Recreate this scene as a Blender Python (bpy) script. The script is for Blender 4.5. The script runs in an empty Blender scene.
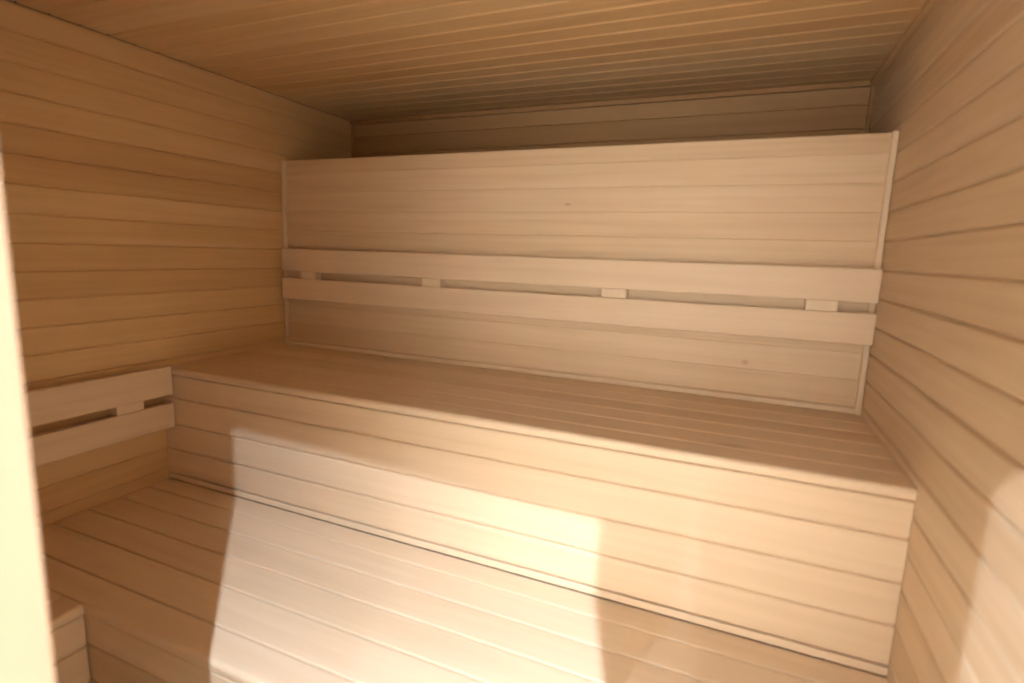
import bpy, math, random
from mathutils import Matrix, Vector

# ---------------------------------------------------------------- set-up
C = bpy.context.scene.collection
SC = bpy.context.scene
S = 1.15                     # metres per drawing unit
rng = random.Random(7)

# room, in drawing units: x=0 left wall, y=0 front of upper bench, z=0 top of upper bench
W, YP, YB, ZC = 2.226, 0.583, 1.054, 1.059      # right wall, panel plane, back wall, ceiling
YF, TF = -1.062, 0.11                           # inner face of the front wall, its thickness
ZL, ZF = -0.42, -0.84                           # lower bench top, floor
D0, D1, DT = 1.456, 1.983, 0.922                # doorway left, right, top
YL, XS = -0.560, 0.501                          # lower bench front, side bench front
PT = 0.797                                      # top of the panel

# camera
yaw, pitch, roll = 0.3971, -0.1621, 0.0323
cd = bpy.data.cameras.new('camera')
cam = bpy.data.objects.new('camera', cd); C.objects.link(cam)
fwd = Vector((-math.sin(yaw)*math.cos(pitch), math.cos(yaw)*math.cos(pitch), math.sin(pitch)))
rt0 = Vector((math.cos(yaw), math.sin(yaw), 0)); up0 = rt0.cross(fwd)
rt = math.cos(roll)*rt0 + math.sin(roll)*up0
up = -math.sin(roll)*rt0 + math.cos(roll)*up0
M = Matrix((rt, up, -fwd)).transposed().to_4x4()
M.translation = Vector((1.869, -1.2458, 0.4364))*S
cam.matrix_world = M
cd.sensor_fit = 'HORIZONTAL'; cd.sensor_width = 36; cd.lens = 540.68/1024*36
cd.clip_start = 0.02
cd.dof.use_dof = True; cd.dof.focus_distance = 8.0; cd.dof.aperture_fstop = 2.2
SC.camera = cam

# view and world
SC.view_settings.view_transform = 'Standard'; SC.view_settings.look = 'None'
SC.view_settings.gamma = 1.0; SC.view_settings.use_curve_mapping = False
SC.view_settings.exposure = 0.0
wd = bpy.data.worlds.new('world'); SC.world = wd; wd.use_nodes = True
wd.node_tree.nodes['Background'].inputs[0].default_value = (1, .93, .84, 1)
wd.node_tree.nodes['Background'].inputs[1].default_value = 0.02
SC.cycles.max_bounces = 14; SC.cycles.diffuse_bounces = 12
SC.cycles.sample_clamp_indirect = 6

# the downlights of the changing room outside the doorway: a grid in its ceiling, and added fill spots
LAMP = (0.94, 1.055, 1.19)
ZLAMP = 1.42
def downlight_or_fill(x, y, power, rad=0.007, cone=150, tilt=0):
    l = bpy.data.lights.new('downlight_or_fill', 'SPOT')
    l.energy = power; l.color = LAMP; l.shadow_soft_size = rad*S
    l.spot_size = math.radians(cone); l.spot_blend = 1.0
    o = bpy.data.objects.new('downlight_or_fill', l); C.objects.link(o)
    o.location = (x*S, y*S, ZLAMP*S); o.rotation_euler.x = math.radians(tilt)
P1 = 560.0
for x, y, k in ((2.160, -1.713, .97), (1.000, -1.713, .8), (2.190, -2.80, .36), (1.000, -2.80, .5)):
    downlight_or_fill(x, y, P1*k)
for x, k in ((0.8, 1.6), (1.9, 3.1), (3.0, 5.0)):      # added fill spots on the far wall, for more soft light through the doorway
    downlight_or_fill(x, -3.7, P1*k, .03, 110, -48)

# ---------------------------------------------------------------- materials
def node(nt, t, x=0, **kw):
    n = nt.nodes.new(t); n.location = (x, 0)
    for k, v in kw.items(): setattr(n, k, v)
    return n
def wood(name, dark, mid, light, rough=0.55, grain=1.0, knots=()):
    m = bpy.data.materials.new(name); m.use_nodes = True
    nt = m.node_tree; L = nt.links.new
    bs = nt.nodes['Principled BSDF']
    uv = node(nt, 'ShaderNodeUVMap', uv_map='UVMap')
    sd = node(nt, 'ShaderNodeAttribute', attribute_name='seed')
    tn = node(nt, 'ShaderNodeAttribute', attribute_name='tone')
    mp = node(nt, 'ShaderNodeCombineXYZ'); sp = node(nt, 'ShaderNodeSeparateXYZ')
    L(uv.outputs['UV'], sp.inputs[0])
    mu = node(nt, 'ShaderNodeMath', operation='MULTIPLY'); mu.inputs[1].default_value = 1.1
    mv = node(nt, 'ShaderNodeMath', operation='MULTIPLY'); mv.inputs[1].default_value = 46
    ms = node(nt, 'ShaderNodeMath', operation='MULTIPLY'); ms.inputs[1].default_value = 37.7
    L(sp.outputs[0], mu.inputs[0]); L(sp.outputs[1], mv.inputs[0]); L(sd.outputs['Fac'], ms.inputs[0])
    L(mu.outputs[0], mp.inputs[0]); L(mv.outputs[0], mp.inputs[1]); L(ms.outputs[0], mp.inputs[2])
    n1 = node(nt, 'ShaderNodeTexNoise'); n1.inputs['Scale'].default_value = 1.0
    n1.inputs['Detail'].default_value = 5; n1.inputs['Distortion'].default_value = 0.35
    L(mp.outputs[0], n1.inputs['Vector'])
    # broad figure along the board
    mp2 = node(nt, 'ShaderNodeCombineXYZ')
    mv2 = node(nt, 'ShaderNodeMath', operation='MULTIPLY'); mv2.inputs[1].default_value = 11
    L(sp.outputs[1], mv2.inputs[0])
    L(mu.outputs[0], mp2.inputs[0]); L(mv2.outputs[0], mp2.inputs[1]); L(ms.outputs[0], mp2.inputs[2])
    n2 = node(nt, 'ShaderNodeTexNoise'); n2.inputs['Scale'].default_value = 1.3
    n2.inputs['Detail'].default_value = 2; n2.inputs['Distortion'].default_value = 0.8
    L(mp2.outputs[0], n2.inputs['Vector'])
    # factor = .5 + tone + grain
    def madd(a, k, b):
        q = node(nt, 'ShaderNodeMath', operation='MULTIPLY_ADD'); L(a, q.inputs[0]); q.inputs[1].default_value = k
        if b is None: q.inputs[2].default_value = 0
        elif isinstance(b, float): q.inputs[2].default_value = b
        else: L(b, q.inputs[2])
        return q.outputs[0]
    f = madd(n1.outputs['Fac'], 0.55*grain, 0.5 - 0.275*grain - 0.25*grain)
    f = madd(n2.outputs['Fac'], 0.5*grain, f)
    f = madd(tn.outputs['Fac'], 0.5, f)
    cr = node(nt, 'ShaderNodeValToRGB')
    cr.color_ramp.elements[0].position = 0.0; cr.color_ramp.elements[0].color = (*dark, 1)
    cr.color_ramp.elements[1].position = 1.0; cr.color_ramp.elements[1].color = (*light, 1)
    e = cr.color_ramp.elements.new(0.5); e.color = (*mid, 1)
    L(f, cr.inputs[0]); col = cr.outputs[0]
    geo = node(nt, 'ShaderNodeNewGeometry')
    for (kx,ky,kz,lx,ly,lz,amt) in knots:            # small knots and resin streaks in single boards
        sb = node(nt, 'ShaderNodeVectorMath', operation='SUBTRACT'); sb.inputs[1].default_value = (kx*S,ky*S,kz*S)
        sc = node(nt, 'ShaderNodeVectorMath', operation='DIVIDE'); sc.inputs[1].default_value = (lx*S,ly*S,lz*S)
        ln = node(nt, 'ShaderNodeVectorMath', operation='LENGTH')
        mr = node(nt, 'ShaderNodeMapRange'); mr.inputs['From Min'].default_value = 1; mr.inputs['From Max'].default_value = .15
        mr.inputs['To Min'].default_value = 0; mr.inputs['To Max'].default_value = amt
        mx = node(nt, 'ShaderNodeMix', data_type='RGBA')
        mx.inputs[7].default_value = (.30,.16,.07,1)
        L(geo.outputs['Position'], sb.inputs[0]); L(sb.outputs[0], sc.inputs[0]); L(sc.outputs[0], ln.inputs[0])
        L(ln.outputs['Value'], mr.inputs['Value']); L(mr.outputs[0], mx.inputs[0]); L(col, mx.inputs[6]); col = mx.outputs[2]
    L(col, bs.inputs['Base Color'])
    bs.inputs['Roughness'].default_value = rough
    bs.inputs['Specular IOR Level'].default_value = 0.3
    b = node(nt, 'ShaderNodeBump'); b.inputs['Strength'].default_value = 0.04; b.inputs['Distance'].default_value = 0.002
    L(n1.outputs['Fac'], b.inputs['Height']); L(b.outputs[0], bs.inputs['Normal'])
    return m
def plain(name, col, rough, scale=6):
    m = bpy.data.materials.new(name); m.use_nodes = True
    nt = m.node_tree; bs = nt.nodes['Principled BSDF']
    t = node(nt, 'ShaderNodeTexCoord'); n = node(nt, 'ShaderNodeTexNoise'); n.inputs['Scale'].default_value = scale
    nt.links.new(t.outputs['Object'], n.inputs['Vector'])
    cr = node(nt, 'ShaderNodeValToRGB')
    cr.color_ramp.elements[0].color = (*[c*0.93 for c in col], 1); cr.color_ramp.elements[1].color = (*col, 1)
    nt.links.new(n.outputs['Fac'], cr.inputs[0]); nt.links.new(cr.outputs[0], bs.inputs['Base Color'])
    bs.inputs['Roughness'].default_value = rough
    return m
WALLW = wood('aspen_cladding_shade', (.47,.29,.135), (.60,.41,.212), (.69,.51,.30))  # deeper orange holds the left wall's shade and warm bounce light in the colour
RECESS_SHADEW = wood('aspen_recess_shade', (.30,.162,.066), (.37,.215,.095), (.45,.29,.145))  # same wood darkened: the shade behind the panel is put into the colour
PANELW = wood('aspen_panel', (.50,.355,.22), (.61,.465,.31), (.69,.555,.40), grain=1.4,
              knots=((1.29,.59,.608,.016,.05,.006,.6),(1.90,.585,.120,.014,.05,.011,.45)))
JAMBW = wood('pine_jamb', (.28,.185,.115), (.33,.222,.145), (.38,.265,.18), grain=.6)
BENCHW = wood('aspen_bench', (.56,.42,.275), (.67,.53,.38), (.75,.62,.47), knots=((1.885,.100,0,.06,.012,.02,.45),))
TRIMW = wood('aspen_trim', (.56,.43,.29), (.66,.53,.38), (.74,.62,.47), grain=.7)
PLASTER = plain('white_plaster', (.84,.77,.66), .9)
DARKTILE = plain('grey_floor_tile', (.30,.27,.24), .5, 3)
TILE = plain('pale_floor_tile', (.56,.51,.44), .5, 3)

# ---------------------------------------------------------------- mesh builder
class MB:
    def __init__(s): s.v=[]; s.f=[]; s.uv=[]; s.seed=[]; s.tone=[]
    def face(s, idx, uvs, seed, tone):
        s.f.append(idx); s.uv.append(uvs); s.seed.append(seed); s.tone.append(tone)
    def sweep(s, prof, fn, t0, t1, seed=None, tone=None):
        """prof: closed list of (a, b); fn(a, b, t) -> drawing-unit xyz; extruded from t0 to t1."""
        if seed is None: seed = rng.random()*10
        if tone is None: tone = max(-.6, min(.6, rng.gauss(0, .22)))
        n=len(prof); o=len(s.v)
        for t in (t0, t1):
            for a,b in prof: s.v.append(Vector(fn(a,b,t))*S)
        # orientation check
        A=[Vector(fn(a,b,t0)) for a,b in prof]
        nrm=Vector((0,0,0))
        for i in range(n): nrm += A[i].cross(A[(i+1)%n])
        d=Vector(fn(prof[0][0],prof[0][1],t1))-A[0]
        flip = nrm.dot(d) < 0
        cum=0; shift=rng.random()*3
        for i in range(n):
            j=(i+1)%n
            l=math.hypot(prof[j][0]-prof[i][0], prof[j][1]-prof[i][1])*S
            idx=[o+i,o+j,o+n+j,o+n+i]
            uv=[(t0*S+shift,cum),(t0*S+shift,cum+l),(t1*S+shift,cum+l),(t1*S+shift,cum)]
            if flip: idx=idx[::-1]; uv=uv[::-1]
            s.face(idx,uv,seed,tone); cum+=l
        for k,off in ((0,0),(1,n)):
            idx=[o+off+i for i in range(n)]
            uv=[(prof[i][0]*S*.2,prof[i][1]*S) for i in range(n)]
            if (k==0) != flip: idx=idx[::-1]; uv=uv[::-1]
            s.face(idx,uv,seed,tone)
    def box(s, x0,x1,y0,y1,z0,z1, along='x', ch=0.0, seed=None, tone=None):
        if along=='x': p,fn,t=(y0,y1,z0,z1),(lambda a,b,t:(t,a,b)),(x0,x1)
        elif along=='y': p,fn,t=(x0,x1,z0,z1),(lambda a,b,t:(a,t,b)),(y0,y1)
        else: p,fn,t=(x0,x1,y0,y1),(lambda a,b,t:(a,b,t)),(z0,z1)
        a0,a1,b0,b1=p
        if ch>0:
            prof=[]
            for (ca,cb,st) in ((a1-ch,b1-ch,0),(a0+ch,b1-ch,90),(a0+ch,b0+ch,180),(a1-ch,b0+ch,270)):
                for q in (0,30,60,90):
                    w=math.radians(st+q); prof.append((ca+ch*math.cos(w),cb+ch*math.sin(w)))
        else: prof=[(a0,b0),(a1,b0),(a1,b1),(a0,b1)]
        s.sweep(prof,fn,t[0],t[1],seed,tone)
    def build(s, name, mat, parent=None, kind=None, smooth=False):
        me=bpy.data.meshes.new(name)
        base = parent.location if parent else Vector((0,0,0))
        if parent and parent.parent: base = base + parent.parent.location
        me.from_pydata([v-base for v in s.v],[],s.f)
        u=me.uv_layers.new(name='UVMap'); k=0
        for uvs in s.uv:
            for q in uvs: u.data[k].uv=q; k+=1
        for nm,vals in (('seed',s.seed),('tone',s.tone)):
            at=me.attributes.new(nm,'FLOAT','FACE')
            for i,q in enumerate(vals): at.data[i].value=q
        me.materials.append(mat); me.update()
        o=bpy.data.objects.new(name,me); C.objects.link(o)
        if parent: o.parent=parent
        if kind: o['kind']=kind
        return o
def thing(name, label, cat, loc, group=None):
    o=bpy.data.objects.new(name,None); C.objects.link(o)
    o.location=Vector(loc)*S; o.empty_display_size=.1
    o['label']=label; o['category']=cat
    if group: o['group']=group
    return o

def board_profile(a0, a1, t, c):       # tongue-and-groove board, V edges on the face (b = 0), body towards -b
    return [(a0,-t),(a0,-c),(a0+c*1.1,0),(a1-c*1.1,0),(a1,-c),(a1,-t)]
def slat_profile(a0, a1, t, r):        # square slat with eased edges, face at b = 0
    q=[]
    for (ca,st) in ((a1-r,0),(a0+r,90)):
        for k in (0,30,60,90):
            w=math.radians(st+k); q.append((ca+r*math.cos(w),-r+r*math.sin(w)))
    return q+[(a0,-t),(a1,-t)]
def clad(mb, cuts, fn, t0, t1, t=.014, c=.003, gap=.0, tones=None):
    for i in range(len(cuts)-1):
        mb.sweep(board_profile(cuts[i]+gap/2,cuts[i+1]-gap/2,t,c),fn,t0,t1,tone=None if not tones else tones.get(i))
    mb.sweep([(cuts[0],-t-.012),(cuts[-1],-t-.012),(cuts[-1],-.007),(cuts[0],-.007)],fn,t0,t1,tone=-.3)
def slats(mb, cuts, fn, t0, t1, t=.026, r=.0045, gap=.0034, tones=None, backing=True):
    for i in range(len(cuts)-1):
        mb.sweep(slat_profile(cuts[i]+gap/2,cuts[i+1]-gap/2,t,r),fn,t0,t1,tone=None if not tones else tones.get(i))
    if backing:
        mb.sweep([(cuts[0]+.003,-t),(cuts[-1]-.003,-t),(cuts[-1]-.003,-.007),(cuts[0]+.003,-.007)],fn,t0,t1,tone=0)
def cuts(lo, hi, off, pitch):
    k=math.ceil((lo+.012-off)/pitch); q=[lo]
    while off+k*pitch < hi-.012: q.append(off+k*pitch); k+=1
    return q+[hi]

# ---------------------------------------------------------------- room shell
WZ = cuts(ZF, ZC, .020, .0803)
def wall_tones(sd, lo=-.35, hi=.35, fix={}):
    r=random.Random(sd); d={i:r.uniform(lo,hi) for i in range(len(WZ))}
    for z,v in fix.items():
        for i in range(len(WZ)-1):
            if WZ[i] <= z < WZ[i+1]: d[i]=v
    return d
mb=MB(); clad(mb, WZ, lambda a,b,t:(b,t,a), YF, YB, c=.0036, gap=.0006,
     tones=wall_tones(3, fix={.95:-.05,.87:.0,.78:.05,.70:-.45,.62:-.40,.54:.30,.46:.12,.38:-.1,.30:-.35,.22:.15,.14:.12,.06:0}))
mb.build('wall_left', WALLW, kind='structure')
mb=MB(); clad(mb, WZ, lambda a,b,t:(W-b,t,a), YF, YB, c=.0042, gap=.0016, tones=wall_tones(5,-.25,.25))
mb.build('wall_right', PANELW, kind='structure')  # paler panel wood here stands in for stronger light on this wall
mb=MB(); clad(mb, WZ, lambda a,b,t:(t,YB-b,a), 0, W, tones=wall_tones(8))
mb.build('wall_back', RECESS_SHADEW, kind='structure')
CY = cuts(YF, YB, .301, .0776)
mb=MB(); clad(mb, CY, lambda a,b,t:(t,a,ZC-b), 0, W, c=.0042)
mb.build('ceiling', WALLW, kind='structure')
# front wall: cladding left and right of the doorway and above it, plastered outside
mb=MB(); fnf=lambda a,b,t:(t,YF+b,a)
clad(mb, WZ, fnf, 0, D0-.012); clad(mb, WZ, fnf, D1+.012, W)
clad(mb, cuts(DT+.012, ZC, .020, .0803), fnf, D0-.012, D1+.012)
mb.build('wall_front', WALLW, kind='structure')
mb=MB()
mb.box(-.6, D0-.012, YF-TF, YF-.026, ZF, 1.47); mb.box(D1+.012, 3.6, YF-TF, YF-.026, ZF, 1.47)
mb.box(D0-.012, D1+.012, YF-TF, YF-.026, DT+.012, 1.47)
mb.build('wall_front', PLASTER, kind='structure').name='wall_front_outer'
# doorway lining
mb=MB()
mb.sweep([(-.030,YF-TF-.004),(-.0015,YF-TF-.004),(0,YF-TF-.0025),(0,YF+.0005),(-.0015,YF+.002),(-.030,YF+.002)],
         lambda a,b,z:(D0+a+.014*z,b,z), ZF, DT+.012, tone=.5)      # stands a little out of plumb
mb.build('door_1', JAMBW, kind='structure')
mb=MB()
mb.box(D1, D1+.012, YF-TF-.004, YF+.002, ZF, DT+.012, 'z', .0015, tone=.4)
ya,yb=YF-TF-.004,YF+.002
mb.sweep([(ya,.030),(ya,.0015),(ya+.0015,0),(yb-.0015,0),(yb,.0015),(yb,.030)],
         lambda a,b,x:(x,a,DT-.003-.032*(x-1.62)+b), D0, D1, tone=.4)      # the head sags a little to the right
mb.build('trim_1', JAMBW, kind='structure')
# floors, and the changing room outside the doorway
mb=MB(); mb.box(0, W, YF-TF, YB, ZF-.03, ZF); mb.build('floor', DARKTILE, kind='structure')
mb=MB(); mb.box(-.6, 3.6, -4.9, YF-TF, ZF-.03, ZF); mb.build('floor_outside', TILE, kind='structure')
mb=MB(); mb.box(-.6, 3.6, -4.9, YF-TF, 1.46, 1.49); mb.build('ceiling_outside', TILE, kind='structure')
mb=MB(); mb.box(-.6, 3.6, -4.93, -4.9, ZF, 1.47); mb.build('wall_far', PLASTER, kind='structure')
mb=MB(); mb.box(-.63, -.6, -4.9, YF-TF, ZF, 1.47); mb.build('wall_outside_left', PLASTER, kind='structure')
mb=MB(); mb.box(3.6, 3.63, -4.9, YF-TF, ZF, 1.47); mb.build('wall_outside_right', PLASTER, kind='structure')
# corner battens of the recess and along the ceiling
mb=MB(); mb.box(0, W, YB-.018, YB, ZC-.018, ZC, 'x', .003, tone=.1); mb.build('trim_2', RECESS_SHADEW, kind='structure')
mb=MB(); mb.box(0, .012, YB-.012, YB, PT-.3, ZC-.018, 'z', .003, tone=-.1); mb.build('trim_3', RECESS_SHADEW, kind='structure')
mb=MB(); mb.box(W-.012, W, YB-.012, YB, PT-.3, ZC-.018, 'z', .003, tone=-.1); mb.build('trim_4', RECESS_SHADEW, kind='structure')
mb=MB(); mb.box(W-.018, W, YF, YB-.018, ZC-.018, ZC, 'y', .003, tone=.0); mb.build('trim_5', WALLW, kind='structure')

# ---------------------------------------------------------------- panel behind the upper bench
LEAN = 0.012
def pfn(a,b,t): return (t, YP+LEAN*a/PT-b, a)
t=thing('partition_panel', 'pale boarded half-height wood panel standing behind the upper bench, open above its top edge',
        'wall panel', (W/2, YP, 0))
PZ = [-.0]+[q for q in WZ if .01 < q < PT-.02]+[PT]
r=random.Random(11)
mb=MB(); clad(mb, PZ, pfn, .001, W-.001, t=.016, c=.0018, tones={i:r.uniform(-.2,.3) for i in range(20)})
mb.build('cladding', PANELW, t)
for x0 in (.001, W-.017):
    mb=MB(); mb.sweep([(x0,-.0),(x0+.016,-.0),(x0+.016,.012),(x0+.013,.015),(x0+.003,.015),(x0,.012)],
                      lambda a,b,z:(a,YP+LEAN*z/PT-b,z), .0, PT, tone=.25)
    mb.build('corner_batten', TRIMW, t)
mb=MB(); mb.box(.018, W-.018, YP-.016, YP+.001, .0005, .018, 'x', .005, tone=.2); mb.build('base_batten', TRIMW, t)

# ---------------------------------------------------------------- benches
def fascia_cuts(z0, z1, full=.097):
    q=[z1]; z=z1-.084
    while z > z0+.012: q.append(z); z-=full
    return sorted(q+[z0])
BUL=.024
def bullnose(mb, y, z, fn, t0, t1, tone=.1, back=.083):
    """front board of a bench top: a0 = front edge, thickness BUL, rounded top front edge"""
    r1=.011; r2=.003; g=.002
    q=[(back-g,0-r2)]
    q=[]
    for k in (0,30,60,90):
        w=math.radians(k); q.append((back-g-r2+r2*math.cos(w), -r2+r2*math.sin(w)))
    for k in (90,110,130,150,170,180):
        w=math.radians(k); q.append((r1+r1*math.cos(w), -r1+r1*math.sin(w)))
    for k in (180,225,270):
        w=math.radians(k); q.append((r2+r2*math.cos(w), -BUL+r2+r2*math.sin(w)))
    q.append((back-g,-BUL))
    mb.sweep(q, lambda a,b,t: fn(a,b,t), t0, t1, tone=tone)

# upper bench
t=thing('upper_bench', 'long pale wooden upper bench spanning the back of the sauna under the panel', 'bench', (W/2, .29, ZL))
TX0,TX1=.001,W-.001
mb=MB(); bullnose(mb,0,0,lambda a,b,x:(x,a,b),TX0,TX1)
mb.build('front_board', BENCHW, t)
mb=MB(); slats(mb,[.083,.180,.277,.374,.471,YP-.002],lambda a,b,x:(x,a,b),TX0,TX1,t=BUL)
mb.build('seat', BENCHW, t)
mb=MB(); slats(mb,[-.396,-.302,-.205,-.108,-BUL-.0005],lambda a,b,x:(x,.002-b,a),TX0,TX1,t=.02,gap=.0045)
mb.build('fascia', BENCHW, t)
mb=MB(); mb.box(TX0,TX1,.001,.022,ZL+.0026,-.398,'x',.002,tone=.2)
mb.build('base_strip', BENCHW, t)

# lower bench
t=thing('lower_bench', 'wide pale wooden lower bench in front of the upper bench, lit by the doorway', 'bench', (W/2, YL/2, ZF))
fl=lambda a,b,x:(x,YL+a,ZL+b)
mb=MB(); bullnose(mb,0,0,fl,XS+.0005,TX1)
mb.sweep(slat_profile(.002,.081,BUL,.0035), fl, .001, XS+.0005, tone=.1)
mb.build('front_board', BENCHW, t)
mb=MB(); slats(mb,[.083,.193,.292,.389,.484,.5660],fl,.001,TX1,t=BUL)
mb.build('seat', BENCHW, t)
mb=MB(); slats(mb,fascia_cuts(ZF+.002,ZL-BUL-.0005),lambda a,b,x:(x,YL+.002-b,a),XS-.018,TX1,t=.02,gap=.0045)
mb.build('fascia', BENCHW, t)

# side bench
t=thing('side_bench', 'short pale wooden bench along the left wall beside the doorway, under the shorter backrest', 'bench', (XS/2,(YF+YL)/2,ZF))
fs=lambda a,b,y:(XS-a,y,ZL+b)
mb=MB(); bullnose(mb,0,0,fs,YF+.004,YL-.001)
mb.build('front_board', BENCHW, t)
mb=MB(); slats(mb,[.083,.180,.277,.374,.4995],fs,YF+.004,YL-.001,t=BUL)
mb.build('seat', BENCHW, t)
mb=MB(); slats(mb,fascia_cuts(ZF+.002,ZL-BUL-.0005),lambda a,b,y:(XS-.002+b,y,a),YF+.004,YL-.002,t=.02,gap=.0045)
mb.build('fascia', BENCHW, t)

# ---------------------------------------------------------------- backrests
t=thing('backrest', 'long two-rail wooden backrest with four spacer blocks on the panel above upper bench', 'backrest', (W/2, YP, .209))
RO=.042
def brail(z0,z1):
    mb=MB(); ym=YP+LEAN*((z0+z1)/2)/PT
    mb.box(.022, W-.002, ym-RO, ym-RO+.022, z0, z1, 'x', .003, tone=.15); return mb
brail(.3296,.425).build('rail', BENCHW, t)
brail(.209,.2995).build('rail', BENCHW, t)
for a,b in ((.127,.205),(.733,.814),(1.437,1.520),(2.045,2.128)):
    mb=MB(); mb.box(a,b, YP+.0065-RO, YP+.003, .2998, .3293, 'z', .0015, tone=.5)
    mb.build('spacer', TRIMW, t)
RL=.056
t=thing('backrest', 'short two-rail wooden backrest on the left wall above the side bench', 'backrest', (0,-.5,-.212))
for z0,z1 in ((-.094,.008),(-.212,-.124)):
    mb=MB(); mb.box(RL-.024, RL, YF+.004, -.002, z0, z1, 'y', .003, tone=.1); mb.build('rail', BENCHW, t)
for a,b in ((-.187,-.100),(-.86,-.772)):
    mb=MB(); mb.box(.0002, RL-.006, a, b, -.1237, -.0943, 'z', .0015, tone=.5); mb.build('spacer', TRIMW, t)
